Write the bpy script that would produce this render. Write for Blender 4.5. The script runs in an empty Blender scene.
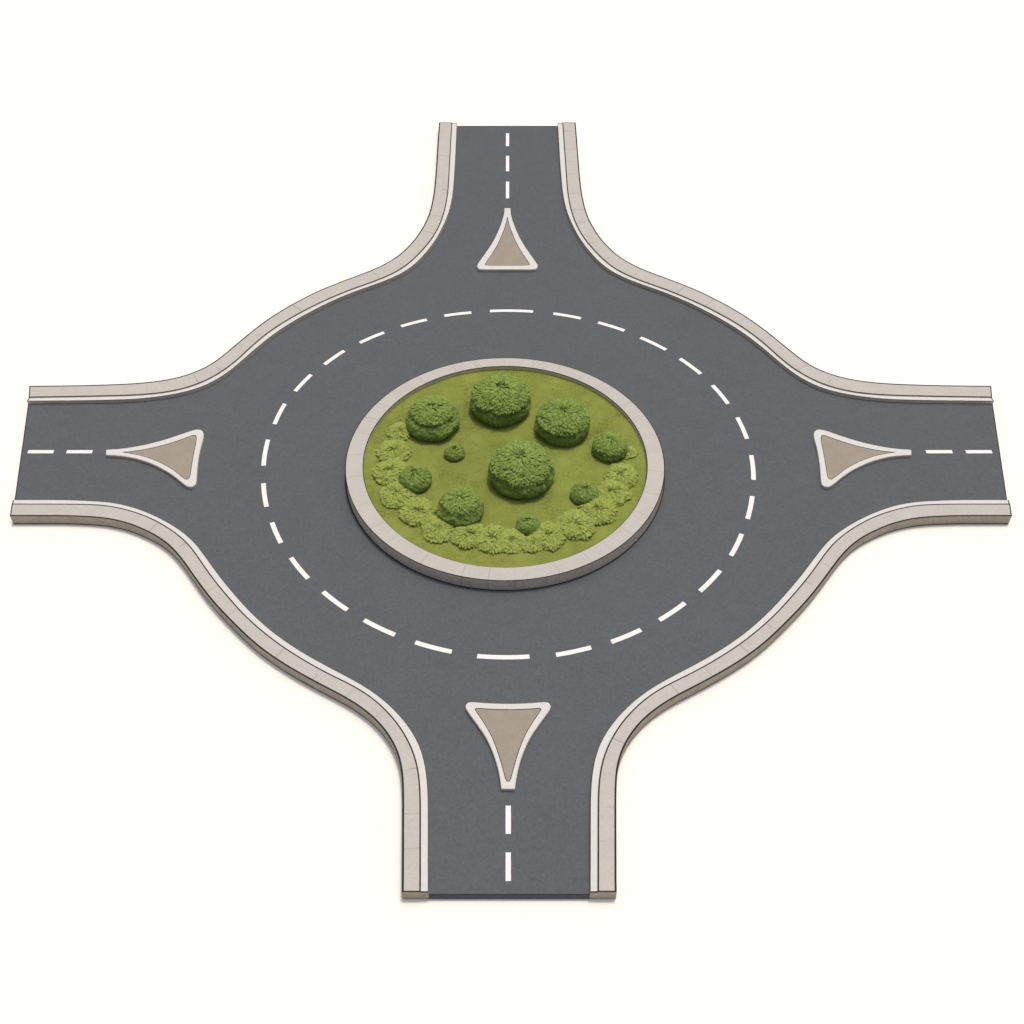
# Roundabout with four arms, raised pavements, splitter islands and a planted circle
import bpy, bmesh, math, random
from mathutils import Vector, noise
from mathutils.geometry import delaunay_2d_cdt

SUN_EL, SUN_AZ, SUN_STR, SUN_ANG, SUN_COL = 74, 24, 1.5, 6.0, (1, .98, .955)
SKY_STR, EXPOSURE = .13, -.17
GROUND_COL = (.89, .885, .82)
LINES = {
    'north_west': (
        [(-3.778,34.634),(-3.776,34.243),(-3.773,33.835),(-3.771,33.426),(-3.768,33.017),(-3.766,32.609),(-3.763,32.2),(-3.761,31.791),(-3.758,31.383),(-3.756,30.974),(-3.754,30.565),(-3.751,30.157),(-3.749,29.748),(-3.749,29.339),(-3.75,28.931),(-3.751,28.522),(-3.754,28.113),(-3.756,27.705),(-3.759,27.296),(-3.762,26.887),(-3.766,26.479),(-3.773,26.07),(-3.783,25.662),(-3.797,25.253),(-3.816,24.845),(-3.842,24.437),(-3.877,24.03),(-3.92,23.624),(-3.969,23.218),(-4.029,22.814),(-4.1,22.411),(-4.181,22.011),(-4.268,21.611),(-4.362,21.214),(-4.464,20.818),(-4.573,20.424),(-4.691,20.033),(-4.821,19.645),(-4.963,19.262),(-5.115,18.883),(-5.277,18.508),(-5.449,18.137),(-5.632,17.772),(-5.829,17.414),(-6.047,17.068),(-6.286,16.737),(-6.549,16.424),(-6.836,16.133),(-7.144,15.865),(-7.468,15.615),(-7.802,15.38),(-8.142,15.154),(-8.489,14.937),(-8.839,14.727),(-9.19,14.518),(-9.537,14.301),(-9.878,14.076),(-10.214,13.843),(-10.544,13.603),(-10.868,13.354),(-11.184,13.095),(-11.493,12.827),(-11.797,12.554),(-12.097,12.276),(-12.393,11.995),(-12.685,11.709),(-12.97,11.416),(-13.248,11.116),(-13.518,10.81),(-13.779,10.495),(-14.03,10.172),(-14.27,9.842),(-14.502,9.506),(-14.728,9.165),(-14.949,8.821),(-15.163,8.473),(-15.371,8.122),(-15.576,7.768),(-15.784,7.416),(-16.002,7.071),(-16.236,6.735),(-16.485,6.412),(-16.754,6.103),(-17.043,5.815),(-17.355,5.551),(-17.691,5.319),(-18.048,5.12),(-18.421,4.953),(-18.805,4.814),(-19.196,4.695),(-19.591,4.592),(-19.99,4.503),(-20.392,4.429),(-20.796,4.367),(-21.201,4.317),(-21.608,4.28),(-22.016,4.255),(-22.425,4.237),(-22.833,4.223),(-23.241,4.209),(-23.65,4.196),(-24.058,4.186),(-24.467,4.178),(-24.876,4.171),(-25.284,4.166),(-25.693,4.16),(-26.101,4.155),(-26.51,4.15),(-26.919,4.145),(-27.327,4.139)],
        [(-4.128,34.634),(-4.127,34.126),(-4.126,33.723),(-4.125,33.32),(-4.124,32.917),(-4.123,32.513),(-4.122,32.11),(-4.121,31.707),(-4.119,31.304),(-4.118,30.901),(-4.117,30.497),(-4.116,30.094),(-4.115,29.691),(-4.114,29.288),(-4.112,28.884),(-4.111,28.481),(-4.11,28.078),(-4.109,27.675),(-4.107,27.272),(-4.106,26.868),(-4.105,26.465),(-4.107,26.062),(-4.112,25.659),(-4.122,25.256),(-4.138,24.853),(-4.159,24.45),(-4.186,24.048),(-4.219,23.646),(-4.258,23.245),(-4.304,22.844),(-4.359,22.445),(-4.426,22.047),(-4.502,21.651),(-4.588,21.257),(-4.686,20.866),(-4.798,20.479),(-4.923,20.095),(-5.062,19.717),(-5.214,19.344),(-5.377,18.975),(-5.549,18.61),(-5.73,18.25),(-5.921,17.895),(-6.124,17.546),(-6.341,17.206),(-6.577,16.879),(-6.834,16.569),(-7.115,16.279),(-7.416,16.011),(-7.731,15.76),(-8.057,15.523),(-8.391,15.297),(-8.732,15.082),(-9.078,14.874),(-9.422,14.665),(-9.763,14.448),(-10.098,14.224),(-10.429,13.994),(-10.755,13.757),(-11.076,13.514),(-11.394,13.264),(-11.706,13.009),(-12.013,12.748),(-12.314,12.48),(-12.609,12.205),(-12.899,11.924),(-13.182,11.638),(-13.46,11.345),(-13.729,11.045),(-13.99,10.738),(-14.241,10.422),(-14.48,10.097),(-14.706,9.764),(-14.921,9.423),(-15.126,9.076),(-15.325,8.724),(-15.518,8.371),(-15.713,8.017),(-15.914,7.668),(-16.128,7.327),(-16.361,6.997),(-16.612,6.682),(-16.88,6.381),(-17.165,6.096),(-17.469,5.831),(-17.795,5.593),(-18.14,5.385),(-18.5,5.204),(-18.873,5.051),(-19.255,4.924),(-19.645,4.821),(-20.041,4.742),(-20.439,4.681),(-20.84,4.633),(-21.241,4.594),(-21.643,4.565),(-22.046,4.543),(-22.449,4.527),(-22.852,4.513),(-23.255,4.499),(-23.658,4.486),(-24.061,4.474),(-24.464,4.463),(-24.867,4.453),(-25.27,4.443),(-25.673,4.434),(-26.076,4.424),(-26.479,4.415),(-26.882,4.405),(-27.285,4.396)],
        [(-5.108,34.634),(-5.107,34.225),(-5.105,33.834),(-5.104,33.444),(-5.103,33.053),(-5.101,32.663),(-5.1,32.272),(-5.098,31.882),(-5.095,31.491),(-5.093,31.101),(-5.09,30.71),(-5.087,30.32),(-5.084,29.929),(-5.081,29.539),(-5.078,29.148),(-5.075,28.758),(-5.073,28.367),(-5.073,27.977),(-5.074,27.586),(-5.076,27.196),(-5.079,26.805),(-5.083,26.415),(-5.089,26.024),(-5.098,25.634),(-5.112,25.244),(-5.131,24.854),(-5.153,24.464),(-5.179,24.074),(-5.213,23.685),(-5.254,23.297),(-5.303,22.909),(-5.362,22.523),(-5.435,22.139),(-5.519,21.758),(-5.614,21.379),(-5.719,21.003),(-5.836,20.631),(-5.962,20.261),(-6.101,19.896),(-6.254,19.537),(-6.42,19.183),(-6.597,18.835),(-6.788,18.495),(-6.997,18.165),(-7.228,17.85),(-7.478,17.551),(-7.745,17.266),(-8.027,16.996),(-8.323,16.74),(-8.631,16.5),(-8.949,16.274),(-9.275,16.059),(-9.603,15.846),(-9.93,15.634),(-10.256,15.419),(-10.58,15.2),(-10.902,14.979),(-11.222,14.756),(-11.539,14.528),(-11.85,14.292),(-12.151,14.043),(-12.443,13.784),(-12.73,13.519),(-13.014,13.25),(-13.293,12.977),(-13.566,12.699),(-13.833,12.413),(-14.093,12.122),(-14.345,11.824),(-14.589,11.519),(-14.825,11.207),(-15.053,10.89),(-15.274,10.569),(-15.49,10.243),(-15.7,9.914),(-15.906,9.582),(-16.109,9.249),(-16.312,8.915),(-16.515,8.581),(-16.72,8.249),(-16.932,7.921),(-17.158,7.603),(-17.407,7.302),(-17.682,7.025),(-17.981,6.774),(-18.301,6.551),(-18.638,6.354),(-18.989,6.183),(-19.352,6.039),(-19.724,5.92),(-20.103,5.824),(-20.485,5.746),(-20.871,5.682),(-21.257,5.63),(-21.646,5.587),(-22.035,5.554),(-22.424,5.528),(-22.814,5.506),(-23.204,5.485),(-23.594,5.466),(-23.984,5.448),(-24.375,5.434),(-24.765,5.422),(-25.155,5.414),(-25.546,5.406),(-25.936,5.399),(-26.327,5.391),(-26.717,5.384),(-27.108,5.377),(-27.498,5.369)],
    ),
    'north_east': (
        [(3.68,34.634),(3.681,34.242),(3.682,33.832),(3.683,33.421),(3.684,33.011),(3.684,32.601),(3.685,32.191),(3.686,31.78),(3.687,31.37),(3.688,30.96),(3.689,30.549),(3.69,30.139),(3.691,29.729),(3.694,29.319),(3.698,28.909),(3.703,28.498),(3.709,28.088),(3.715,27.678),(3.721,27.268),(3.727,26.857),(3.735,26.447),(3.745,26.037),(3.759,25.627),(3.777,25.217),(3.8,24.808),(3.83,24.398),(3.87,23.99),(3.916,23.582),(3.97,23.176),(4.034,22.771),(4.11,22.367),(4.195,21.966),(4.286,21.566),(4.384,21.168),(4.49,20.771),(4.604,20.377),(4.727,19.986),(4.862,19.598),(5.008,19.215),(5.165,18.836),(5.331,18.461),(5.507,18.091),(5.695,17.726),(5.897,17.369),(6.12,17.025),(6.365,16.696),(6.634,16.386),(6.926,16.098),(7.239,15.832),(7.566,15.585),(7.902,15.35),(8.246,15.126),(8.595,14.911),(8.948,14.702),(9.301,14.493),(9.65,14.276),(9.993,14.052),(10.331,13.82),(10.664,13.58),(10.991,13.332),(11.31,13.074),(11.622,12.808),(11.929,12.536),(12.233,12.26),(12.533,11.98),(12.829,11.696),(13.119,11.406),(13.401,11.108),(13.676,10.803),(13.942,10.491),(14.198,10.17),(14.444,9.842),(14.682,9.508),(14.914,9.17),(15.141,8.828),(15.362,8.483),(15.577,8.133),(15.788,7.782),(16.003,7.432),(16.227,7.088),(16.465,6.754),(16.719,6.432),(16.99,6.125),(17.282,5.836),(17.595,5.571),(17.931,5.335),(18.288,5.134),(18.662,4.965),(19.047,4.823),(19.439,4.703),(19.835,4.598),(20.236,4.509),(20.639,4.433),(21.044,4.37),(21.451,4.319),(21.86,4.281),(22.269,4.256),(22.679,4.238),(23.089,4.223),(23.499,4.21),(23.909,4.197),(24.319,4.186),(24.729,4.178),(25.14,4.171),(25.55,4.166),(25.96,4.16),(26.37,4.155),(26.781,4.15),(27.191,4.145),(27.601,4.139)],
        [(4.028,34.634),(4.03,34.125),(4.032,33.72),(4.035,33.315),(4.037,32.91),(4.039,32.506),(4.041,32.101),(4.043,31.696),(4.045,31.291),(4.047,30.886),(4.05,30.482),(4.052,30.077),(4.054,29.672),(4.056,29.267),(4.058,28.862),(4.06,28.458),(4.062,28.053),(4.064,27.648),(4.066,27.243),(4.068,26.838),(4.071,26.434),(4.075,26.029),(4.084,25.624),(4.098,25.22),(4.118,24.815),(4.142,24.411),(4.173,24.008),(4.211,23.605),(4.254,23.202),(4.304,22.8),(4.364,22.4),(4.435,22.002),(4.515,21.605),(4.606,21.21),(4.71,20.819),(4.826,20.432),(4.956,20.048),(5.1,19.67),(5.257,19.297),(5.424,18.928),(5.6,18.563),(5.786,18.204),(5.981,17.849),(6.188,17.501),(6.411,17.163),(6.651,16.838),(6.914,16.53),(7.2,16.244),(7.505,15.978),(7.824,15.729),(8.153,15.493),(8.49,15.269),(8.834,15.055),(9.181,14.847),(9.527,14.637),(9.869,14.42),(10.206,14.196),(10.539,13.966),(10.868,13.73),(11.193,13.488),(11.512,13.24),(11.828,12.986),(12.138,12.726),(12.442,12.459),(12.741,12.186),(13.035,11.907),(13.323,11.623),(13.604,11.332),(13.878,11.034),(14.143,10.728),(14.399,10.414),(14.643,10.092),(14.876,9.76),(15.097,9.421),(15.309,9.076),(15.514,8.727),(15.714,8.375),(15.915,8.024),(16.123,7.677),(16.343,7.337),(16.58,7.009),(16.836,6.695),(17.108,6.396),(17.397,6.112),(17.703,5.848),(18.03,5.609),(18.376,5.399),(18.737,5.217),(19.111,5.061),(19.494,4.932),(19.886,4.828),(20.282,4.747),(20.682,4.685),(21.084,4.635),(21.487,4.596),(21.89,4.566),(22.295,4.544),(22.699,4.528),(23.104,4.513),(23.508,4.5),(23.913,4.486),(24.317,4.474),(24.722,4.463),(25.127,4.453),(25.531,4.444),(25.936,4.434),(26.341,4.424),(26.745,4.415),(27.15,4.405),(27.555,4.396)],
        [(5.007,34.634),(5.009,34.223),(5.011,33.831),(5.013,33.439),(5.014,33.047),(5.016,32.655),(5.018,32.263),(5.019,31.871),(5.02,31.478),(5.02,31.086),(5.02,30.694),(5.021,30.302),(5.021,29.91),(5.021,29.518),(5.021,29.126),(5.022,28.734),(5.023,28.342),(5.026,27.949),(5.03,27.557),(5.035,27.165),(5.042,26.773),(5.049,26.381),(5.058,25.989),(5.071,25.597),(5.089,25.206),(5.111,24.814),(5.137,24.423),(5.167,24.032),(5.204,23.641),(5.25,23.252),(5.303,22.864),(5.368,22.477),(5.445,22.092),(5.534,21.71),(5.633,21.331),(5.743,20.955),(5.864,20.582),(5.995,20.212),(6.139,19.847),(6.297,19.488),(6.467,19.135),(6.649,18.788),(6.845,18.448),(7.06,18.12),(7.296,17.808),(7.551,17.51),(7.823,17.228),(8.109,16.959),(8.408,16.706),(8.72,16.468),(9.042,16.244),(9.37,16.029),(9.699,15.817),(10.029,15.604),(10.356,15.388),(10.682,15.169),(11.005,14.948),(11.327,14.724),(11.646,14.496),(11.958,14.259),(12.261,14.01),(12.556,13.752),(12.847,13.488),(13.133,13.221),(13.416,12.949),(13.693,12.672),(13.964,12.388),(14.228,12.098),(14.484,11.801),(14.733,11.498),(14.973,11.188),(15.207,10.873),(15.434,10.554),(15.655,10.23),(15.871,9.903),(16.083,9.573),(16.293,9.241),(16.502,8.91),(16.711,8.578),(16.922,8.247),(17.14,7.921),(17.372,7.605),(17.625,7.306),(17.903,7.03),(18.206,6.781),(18.528,6.558),(18.867,6.361),(19.22,6.19),(19.584,6.045),(19.958,5.925),(20.337,5.828),(20.722,5.75),(21.108,5.686),(21.497,5.632),(21.887,5.589),(22.277,5.555),(22.668,5.529),(23.06,5.506),(23.452,5.486),(23.843,5.466),(24.235,5.449),(24.627,5.434),(25.019,5.423),(25.411,5.414),(25.803,5.406),(26.195,5.399),(26.587,5.391),(26.979,5.384),(27.371,5.377),(27.763,5.369)],
    ),
    'south_west': (
        [(-25.97,-3.538),(-25.65,-3.538),(-25.33,-3.538),(-25.01,-3.538),(-24.691,-3.538),(-24.371,-3.538),(-24.051,-3.539),(-23.731,-3.541),(-23.412,-3.546),(-23.092,-3.554),(-22.772,-3.567),(-22.453,-3.582),(-22.134,-3.6),(-21.815,-3.62),(-21.496,-3.646),(-21.178,-3.679),(-20.861,-3.724),(-20.547,-3.784),(-20.236,-3.858),(-19.93,-3.949),(-19.628,-4.054),(-19.33,-4.171),(-19.037,-4.299),(-18.748,-4.436),(-18.464,-4.583),(-18.185,-4.738),(-17.91,-4.901),(-17.639,-5.072),(-17.374,-5.251),(-17.114,-5.437),(-16.86,-5.631),(-16.613,-5.834),(-16.375,-6.048),(-16.147,-6.272),(-15.931,-6.507),(-15.725,-6.752),(-15.529,-7.004),(-15.339,-7.261),(-15.151,-7.521),(-14.965,-7.781),(-14.778,-8.04),(-14.589,-8.298),(-14.399,-8.555),(-14.206,-8.81),(-14.011,-9.063),(-13.813,-9.314),(-13.612,-9.563),(-13.409,-9.81),(-13.204,-10.056),(-12.998,-10.3),(-12.788,-10.542),(-12.575,-10.78),(-12.357,-11.014),(-12.135,-11.243),(-11.908,-11.469),(-11.677,-11.69),(-11.443,-11.908),(-11.204,-12.121),(-10.961,-12.328),(-10.713,-12.531),(-10.462,-12.728),(-10.206,-12.92),(-9.948,-13.108),(-9.686,-13.291),(-9.42,-13.47),(-9.153,-13.645),(-8.882,-13.816),(-8.61,-13.984),(-8.337,-14.15),(-8.063,-14.315),(-7.789,-14.479),(-7.514,-14.642),(-7.24,-14.807),(-6.969,-14.977),(-6.702,-15.153),(-6.44,-15.337),(-6.185,-15.529),(-5.937,-15.731),(-5.696,-15.941),(-5.463,-16.16),(-5.238,-16.388),(-5.023,-16.624),(-4.817,-16.869),(-4.621,-17.121),(-4.437,-17.383),(-4.265,-17.652),(-4.108,-17.93),(-3.968,-18.218),(-3.847,-18.514),(-3.744,-18.817),(-3.659,-19.125),(-3.59,-19.437),(-3.533,-19.752),(-3.487,-20.068),(-3.451,-20.386),(-3.422,-20.704),(-3.4,-21.023),(-3.382,-21.342),(-3.367,-21.662),(-3.352,-21.981),(-3.338,-22.301),(-3.323,-22.62),(-3.309,-22.94),(-3.294,-23.259),(-3.28,-23.578),(-3.266,-23.898),(-3.251,-24.217),(-3.237,-24.537),(-3.222,-24.856),(-3.208,-25.15)],
        [(-25.922,-3.856),(-25.608,-3.856),(-25.293,-3.856),(-24.978,-3.856),(-24.663,-3.856),(-24.349,-3.856),(-24.034,-3.856),(-23.719,-3.857),(-23.404,-3.858),(-23.09,-3.86),(-22.775,-3.864),(-22.46,-3.869),(-22.146,-3.878),(-21.831,-3.891),(-21.517,-3.912),(-21.204,-3.944),(-20.893,-3.99),(-20.584,-4.051),(-20.278,-4.127),(-19.976,-4.216),(-19.678,-4.316),(-19.384,-4.428),(-19.093,-4.549),(-18.807,-4.68),(-18.527,-4.823),(-18.253,-4.978),(-17.984,-5.142),(-17.722,-5.315),(-17.465,-5.497),(-17.214,-5.687),(-16.969,-5.885),(-16.732,-6.093),(-16.504,-6.309),(-16.286,-6.536),(-16.079,-6.773),(-15.882,-7.019),(-15.694,-7.271),(-15.511,-7.527),(-15.331,-7.785),(-15.151,-8.043),(-14.969,-8.301),(-14.785,-8.556),(-14.598,-8.809),(-14.408,-9.06),(-14.214,-9.308),(-14.018,-9.554),(-13.819,-9.798),(-13.618,-10.04),(-13.415,-10.281),(-13.211,-10.521),(-13.005,-10.758),(-12.794,-10.992),(-12.579,-11.222),(-12.358,-11.447),(-12.134,-11.667),(-11.905,-11.883),(-11.673,-12.095),(-11.437,-12.304),(-11.198,-12.509),(-10.956,-12.71),(-10.71,-12.906),(-10.46,-13.097),(-10.206,-13.284),(-9.95,-13.467),(-9.691,-13.646),(-9.43,-13.821),(-9.166,-13.994),(-8.901,-14.162),(-8.633,-14.327),(-8.362,-14.488),(-8.089,-14.644),(-7.814,-14.798),(-7.539,-14.951),(-7.267,-15.109),(-6.998,-15.273),(-6.735,-15.446),(-6.479,-15.629),(-6.231,-15.823),(-5.993,-16.028),(-5.764,-16.244),(-5.545,-16.471),(-5.336,-16.706),(-5.137,-16.95),(-4.949,-17.202),(-4.772,-17.462),(-4.607,-17.73),(-4.455,-18.006),(-4.315,-18.288),(-4.19,-18.577),(-4.08,-18.872),(-3.986,-19.172),(-3.908,-19.477),(-3.846,-19.785),(-3.797,-20.096),(-3.759,-20.409),(-3.73,-20.722),(-3.707,-21.036),(-3.688,-21.35),(-3.672,-21.665),(-3.656,-21.979),(-3.641,-22.293),(-3.625,-22.608),(-3.61,-22.922),(-3.594,-23.237),(-3.579,-23.551),(-3.563,-23.865),(-3.548,-24.18),(-3.532,-24.494),(-3.517,-24.808),(-3.501,-25.15)],
        [(-25.773,-4.738),(-25.471,-4.738),(-25.17,-4.738),(-24.869,-4.738),(-24.567,-4.738),(-24.266,-4.738),(-23.965,-4.739),(-23.663,-4.739),(-23.362,-4.742),(-23.061,-4.747),(-22.759,-4.755),(-22.458,-4.767),(-22.157,-4.782),(-21.857,-4.801),(-21.556,-4.824),(-21.256,-4.855),(-20.958,-4.895),(-20.661,-4.949),(-20.368,-5.016),(-20.077,-5.097),(-19.791,-5.19),(-19.509,-5.297),(-19.232,-5.415),(-18.96,-5.545),(-18.693,-5.684),(-18.43,-5.831),(-18.172,-5.987),(-17.919,-6.152),(-17.675,-6.328),(-17.44,-6.517),(-17.216,-6.718),(-17.002,-6.93),(-16.798,-7.152),(-16.602,-7.381),(-16.413,-7.615),(-16.229,-7.854),(-16.05,-8.097),(-15.874,-8.341),(-15.699,-8.586),(-15.522,-8.831),(-15.344,-9.074),(-15.165,-9.316),(-14.983,-9.556),(-14.799,-9.795),(-14.612,-10.031),(-14.421,-10.264),(-14.227,-10.495),(-14.029,-10.722),(-13.828,-10.947),(-13.625,-11.169),(-13.419,-11.39),(-13.212,-11.608),(-13.003,-11.826),(-12.793,-12.042),(-12.581,-12.256),(-12.366,-12.467),(-12.148,-12.675),(-11.926,-12.878),(-11.699,-13.077),(-11.468,-13.27),(-11.232,-13.458),(-10.993,-13.641),(-10.75,-13.82),(-10.505,-13.994),(-10.256,-14.165),(-10.005,-14.332),(-9.752,-14.495),(-9.497,-14.656),(-9.241,-14.814),(-8.983,-14.971),(-8.724,-15.125),(-8.464,-15.278),(-8.204,-15.429),(-7.943,-15.58),(-7.684,-15.733),(-7.428,-15.892),(-7.176,-16.057),(-6.929,-16.23),(-6.688,-16.411),(-6.454,-16.601),(-6.228,-16.801),(-6.012,-17.011),(-5.808,-17.232),(-5.616,-17.465),(-5.437,-17.707),(-5.273,-17.96),(-5.123,-18.221),(-4.989,-18.491),(-4.873,-18.769),(-4.776,-19.054),(-4.698,-19.345),(-4.637,-19.641),(-4.593,-19.939),(-4.559,-20.238),(-4.533,-20.538),(-4.511,-20.839),(-4.491,-21.139),(-4.473,-21.44),(-4.456,-21.741),(-4.439,-22.042),(-4.423,-22.343),(-4.406,-22.644),(-4.389,-22.945),(-4.373,-23.246),(-4.356,-23.547),(-4.34,-23.847),(-4.323,-24.148),(-4.306,-24.449),(-4.29,-24.75),(-4.273,-25.15)],
    ),
    'south_east': (
        [(26.276,-3.538),(25.955,-3.538),(25.634,-3.538),(25.313,-3.538),(24.992,-3.538),(24.671,-3.538),(24.35,-3.539),(24.029,-3.541),(23.708,-3.546),(23.387,-3.555),(23.067,-3.567),(22.746,-3.583),(22.426,-3.601),(22.105,-3.622),(21.786,-3.647),(21.466,-3.682),(21.149,-3.728),(20.834,-3.788),(20.522,-3.865),(20.215,-3.957),(19.912,-4.063),(19.614,-4.182),(19.32,-4.311),(19.03,-4.449),(18.745,-4.597),(18.464,-4.752),(18.188,-4.915),(17.916,-5.086),(17.649,-5.263),(17.387,-5.448),(17.13,-5.641),(16.881,-5.843),(16.639,-6.055),(16.408,-6.277),(16.188,-6.51),(15.978,-6.753),(15.777,-7.003),(15.581,-7.258),(15.389,-7.515),(15.198,-7.772),(15.005,-8.029),(14.812,-8.285),(14.616,-8.54),(14.419,-8.793),(14.219,-9.044),(14.016,-9.293),(13.811,-9.539),(13.603,-9.784),(13.394,-10.028),(13.183,-10.27),(12.971,-10.51),(12.755,-10.747),(12.535,-10.981),(12.311,-11.211),(12.083,-11.437),(11.852,-11.66),(11.617,-11.878),(11.378,-12.092),(11.134,-12.301),(10.886,-12.504),(10.633,-12.703),(10.377,-12.896),(10.118,-13.085),(9.855,-13.269),(9.589,-13.449),(9.32,-13.624),(9.049,-13.796),(8.776,-13.965),(8.502,-14.132),(8.227,-14.297),(7.951,-14.461),(7.675,-14.625),(7.4,-14.79),(7.127,-14.959),(6.859,-15.135),(6.595,-15.318),(6.338,-15.51),(6.088,-15.711),(5.845,-15.921),(5.61,-16.14),(5.384,-16.367),(5.166,-16.603),(4.958,-16.848),(4.761,-17.1),(4.574,-17.361),(4.4,-17.631),(4.24,-17.909),(4.097,-18.197),(3.974,-18.493),(3.869,-18.796),(3.781,-19.105),(3.71,-19.418),(3.651,-19.733),(3.603,-20.05),(3.565,-20.369),(3.535,-20.689),(3.511,-21.009),(3.492,-21.329),(3.476,-21.649),(3.46,-21.97),(3.444,-22.291),(3.429,-22.611),(3.413,-22.932),(3.398,-23.252),(3.382,-23.573),(3.367,-23.893),(3.351,-24.214),(3.335,-24.535),(3.32,-24.855),(3.304,-25.15)],
        [(26.229,-3.856),(25.914,-3.856),(25.598,-3.856),(25.282,-3.856),(24.966,-3.856),(24.65,-3.856),(24.334,-3.856),(24.018,-3.857),(23.702,-3.858),(23.386,-3.86),(23.07,-3.864),(22.754,-3.87),(22.438,-3.878),(22.123,-3.892),(21.807,-3.913),(21.493,-3.946),(21.181,-3.993),(20.871,-4.056),(20.565,-4.133),(20.262,-4.223),(19.963,-4.325),(19.668,-4.437),(19.376,-4.56),(19.09,-4.692),(18.808,-4.836),(18.532,-4.99),(18.262,-5.154),(17.998,-5.326),(17.739,-5.507),(17.485,-5.696),(17.238,-5.893),(16.998,-6.098),(16.766,-6.313),(16.544,-6.538),(16.333,-6.772),(16.131,-7.016),(15.938,-7.266),(15.75,-7.52),(15.565,-7.776),(15.38,-8.031),(15.193,-8.286),(15.004,-8.54),(14.812,-8.791),(14.617,-9.039),(14.419,-9.285),(14.218,-9.529),(14.015,-9.771),(13.81,-10.011),(13.603,-10.25),(13.395,-10.488),(13.186,-10.725),(12.973,-10.958),(12.756,-11.188),(12.535,-11.414),(12.309,-11.635),(12.08,-11.852),(11.847,-12.065),(11.611,-12.275),(11.371,-12.481),(11.128,-12.683),(10.881,-12.88),(10.63,-13.072),(10.376,-13.26),(10.119,-13.444),(9.859,-13.623),(9.597,-13.8),(9.333,-13.973),(9.066,-14.142),(8.797,-14.308),(8.526,-14.47),(8.251,-14.627),(7.976,-14.781),(7.7,-14.935),(7.426,-15.092),(7.155,-15.255),(6.891,-15.428),(6.633,-15.611),(6.383,-15.804),(6.142,-16.008),(5.911,-16.224),(5.69,-16.45),(5.48,-16.685),(5.278,-16.929),(5.087,-17.18),(4.908,-17.441),(4.741,-17.709),(4.587,-17.984),(4.445,-18.267),(4.318,-18.556),(4.205,-18.851),(4.109,-19.152),(4.029,-19.457),(3.964,-19.767),(3.913,-20.079),(3.873,-20.392),(3.843,-20.706),(3.818,-21.021),(3.799,-21.337),(3.781,-21.652),(3.764,-21.968),(3.747,-22.283),(3.731,-22.599),(3.714,-22.914),(3.698,-23.23),(3.681,-23.545),(3.664,-23.861),(3.648,-24.176),(3.631,-24.492),(3.614,-24.807),(3.598,-25.15)],
        [(26.081,-4.738),(25.779,-4.738),(25.476,-4.738),(25.174,-4.738),(24.871,-4.738),(24.568,-4.738),(24.266,-4.739),(23.963,-4.739),(23.661,-4.742),(23.358,-4.747),(23.055,-4.756),(22.753,-4.768),(22.451,-4.783),(22.149,-4.802),(21.847,-4.825),(21.546,-4.856),(21.246,-4.897),(20.949,-4.952),(20.654,-5.019),(20.362,-5.1),(20.075,-5.194),(19.791,-5.301),(19.513,-5.419),(19.239,-5.548),(18.97,-5.687),(18.705,-5.833),(18.445,-5.987),(18.19,-6.151),(17.943,-6.325),(17.705,-6.512),(17.477,-6.712),(17.26,-6.922),(17.051,-7.141),(16.85,-7.367),(16.656,-7.6),(16.468,-7.836),(16.284,-8.077),(16.103,-8.319),(15.922,-8.562),(15.741,-8.804),(15.559,-9.046),(15.374,-9.286),(15.188,-9.524),(15.0,-9.761),(14.808,-9.996),(14.614,-10.227),(14.416,-10.457),(14.216,-10.683),(14.012,-10.907),(13.807,-11.13),(13.6,-11.35),(13.392,-11.57),(13.182,-11.788),(12.97,-12.004),(12.758,-12.219),(12.542,-12.432),(12.323,-12.641),(12.1,-12.846),(11.873,-13.045),(11.641,-13.24),(11.405,-13.429),(11.165,-13.614),(10.922,-13.794),(10.675,-13.969),(10.426,-14.14),(10.174,-14.308),(9.92,-14.473),(9.664,-14.634),(9.407,-14.793),(9.148,-14.95),(8.888,-15.105),(8.627,-15.259),(8.365,-15.41),(8.103,-15.561),(7.842,-15.715),(7.585,-15.873),(7.331,-16.038),(7.082,-16.211),(6.84,-16.391),(6.603,-16.581),(6.376,-16.78),(6.157,-16.989),(5.951,-17.21),(5.756,-17.442),(5.575,-17.684),(5.407,-17.937),(5.255,-18.198),(5.119,-18.468),(5.0,-18.746),(4.9,-19.032),(4.819,-19.323),(4.756,-19.619),(4.709,-19.918),(4.674,-20.219),(4.646,-20.52),(4.623,-20.822),(4.602,-21.124),(4.583,-21.426),(4.565,-21.728),(4.547,-22.03),(4.529,-22.332),(4.512,-22.634),(4.494,-22.936),(4.476,-23.238),(4.458,-23.54),(4.441,-23.843),(4.423,-24.145),(4.405,-24.447),(4.388,-24.749),(4.37,-25.15)],
    ),
}
RING_MARK=[13.179, 13.056, -0.401, 0.035]
WALL_OUT=[8.541, 8.387, -1.015, -0.16]
WALL_IN=[7.582, 7.551, -0.962, -0.152]
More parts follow.
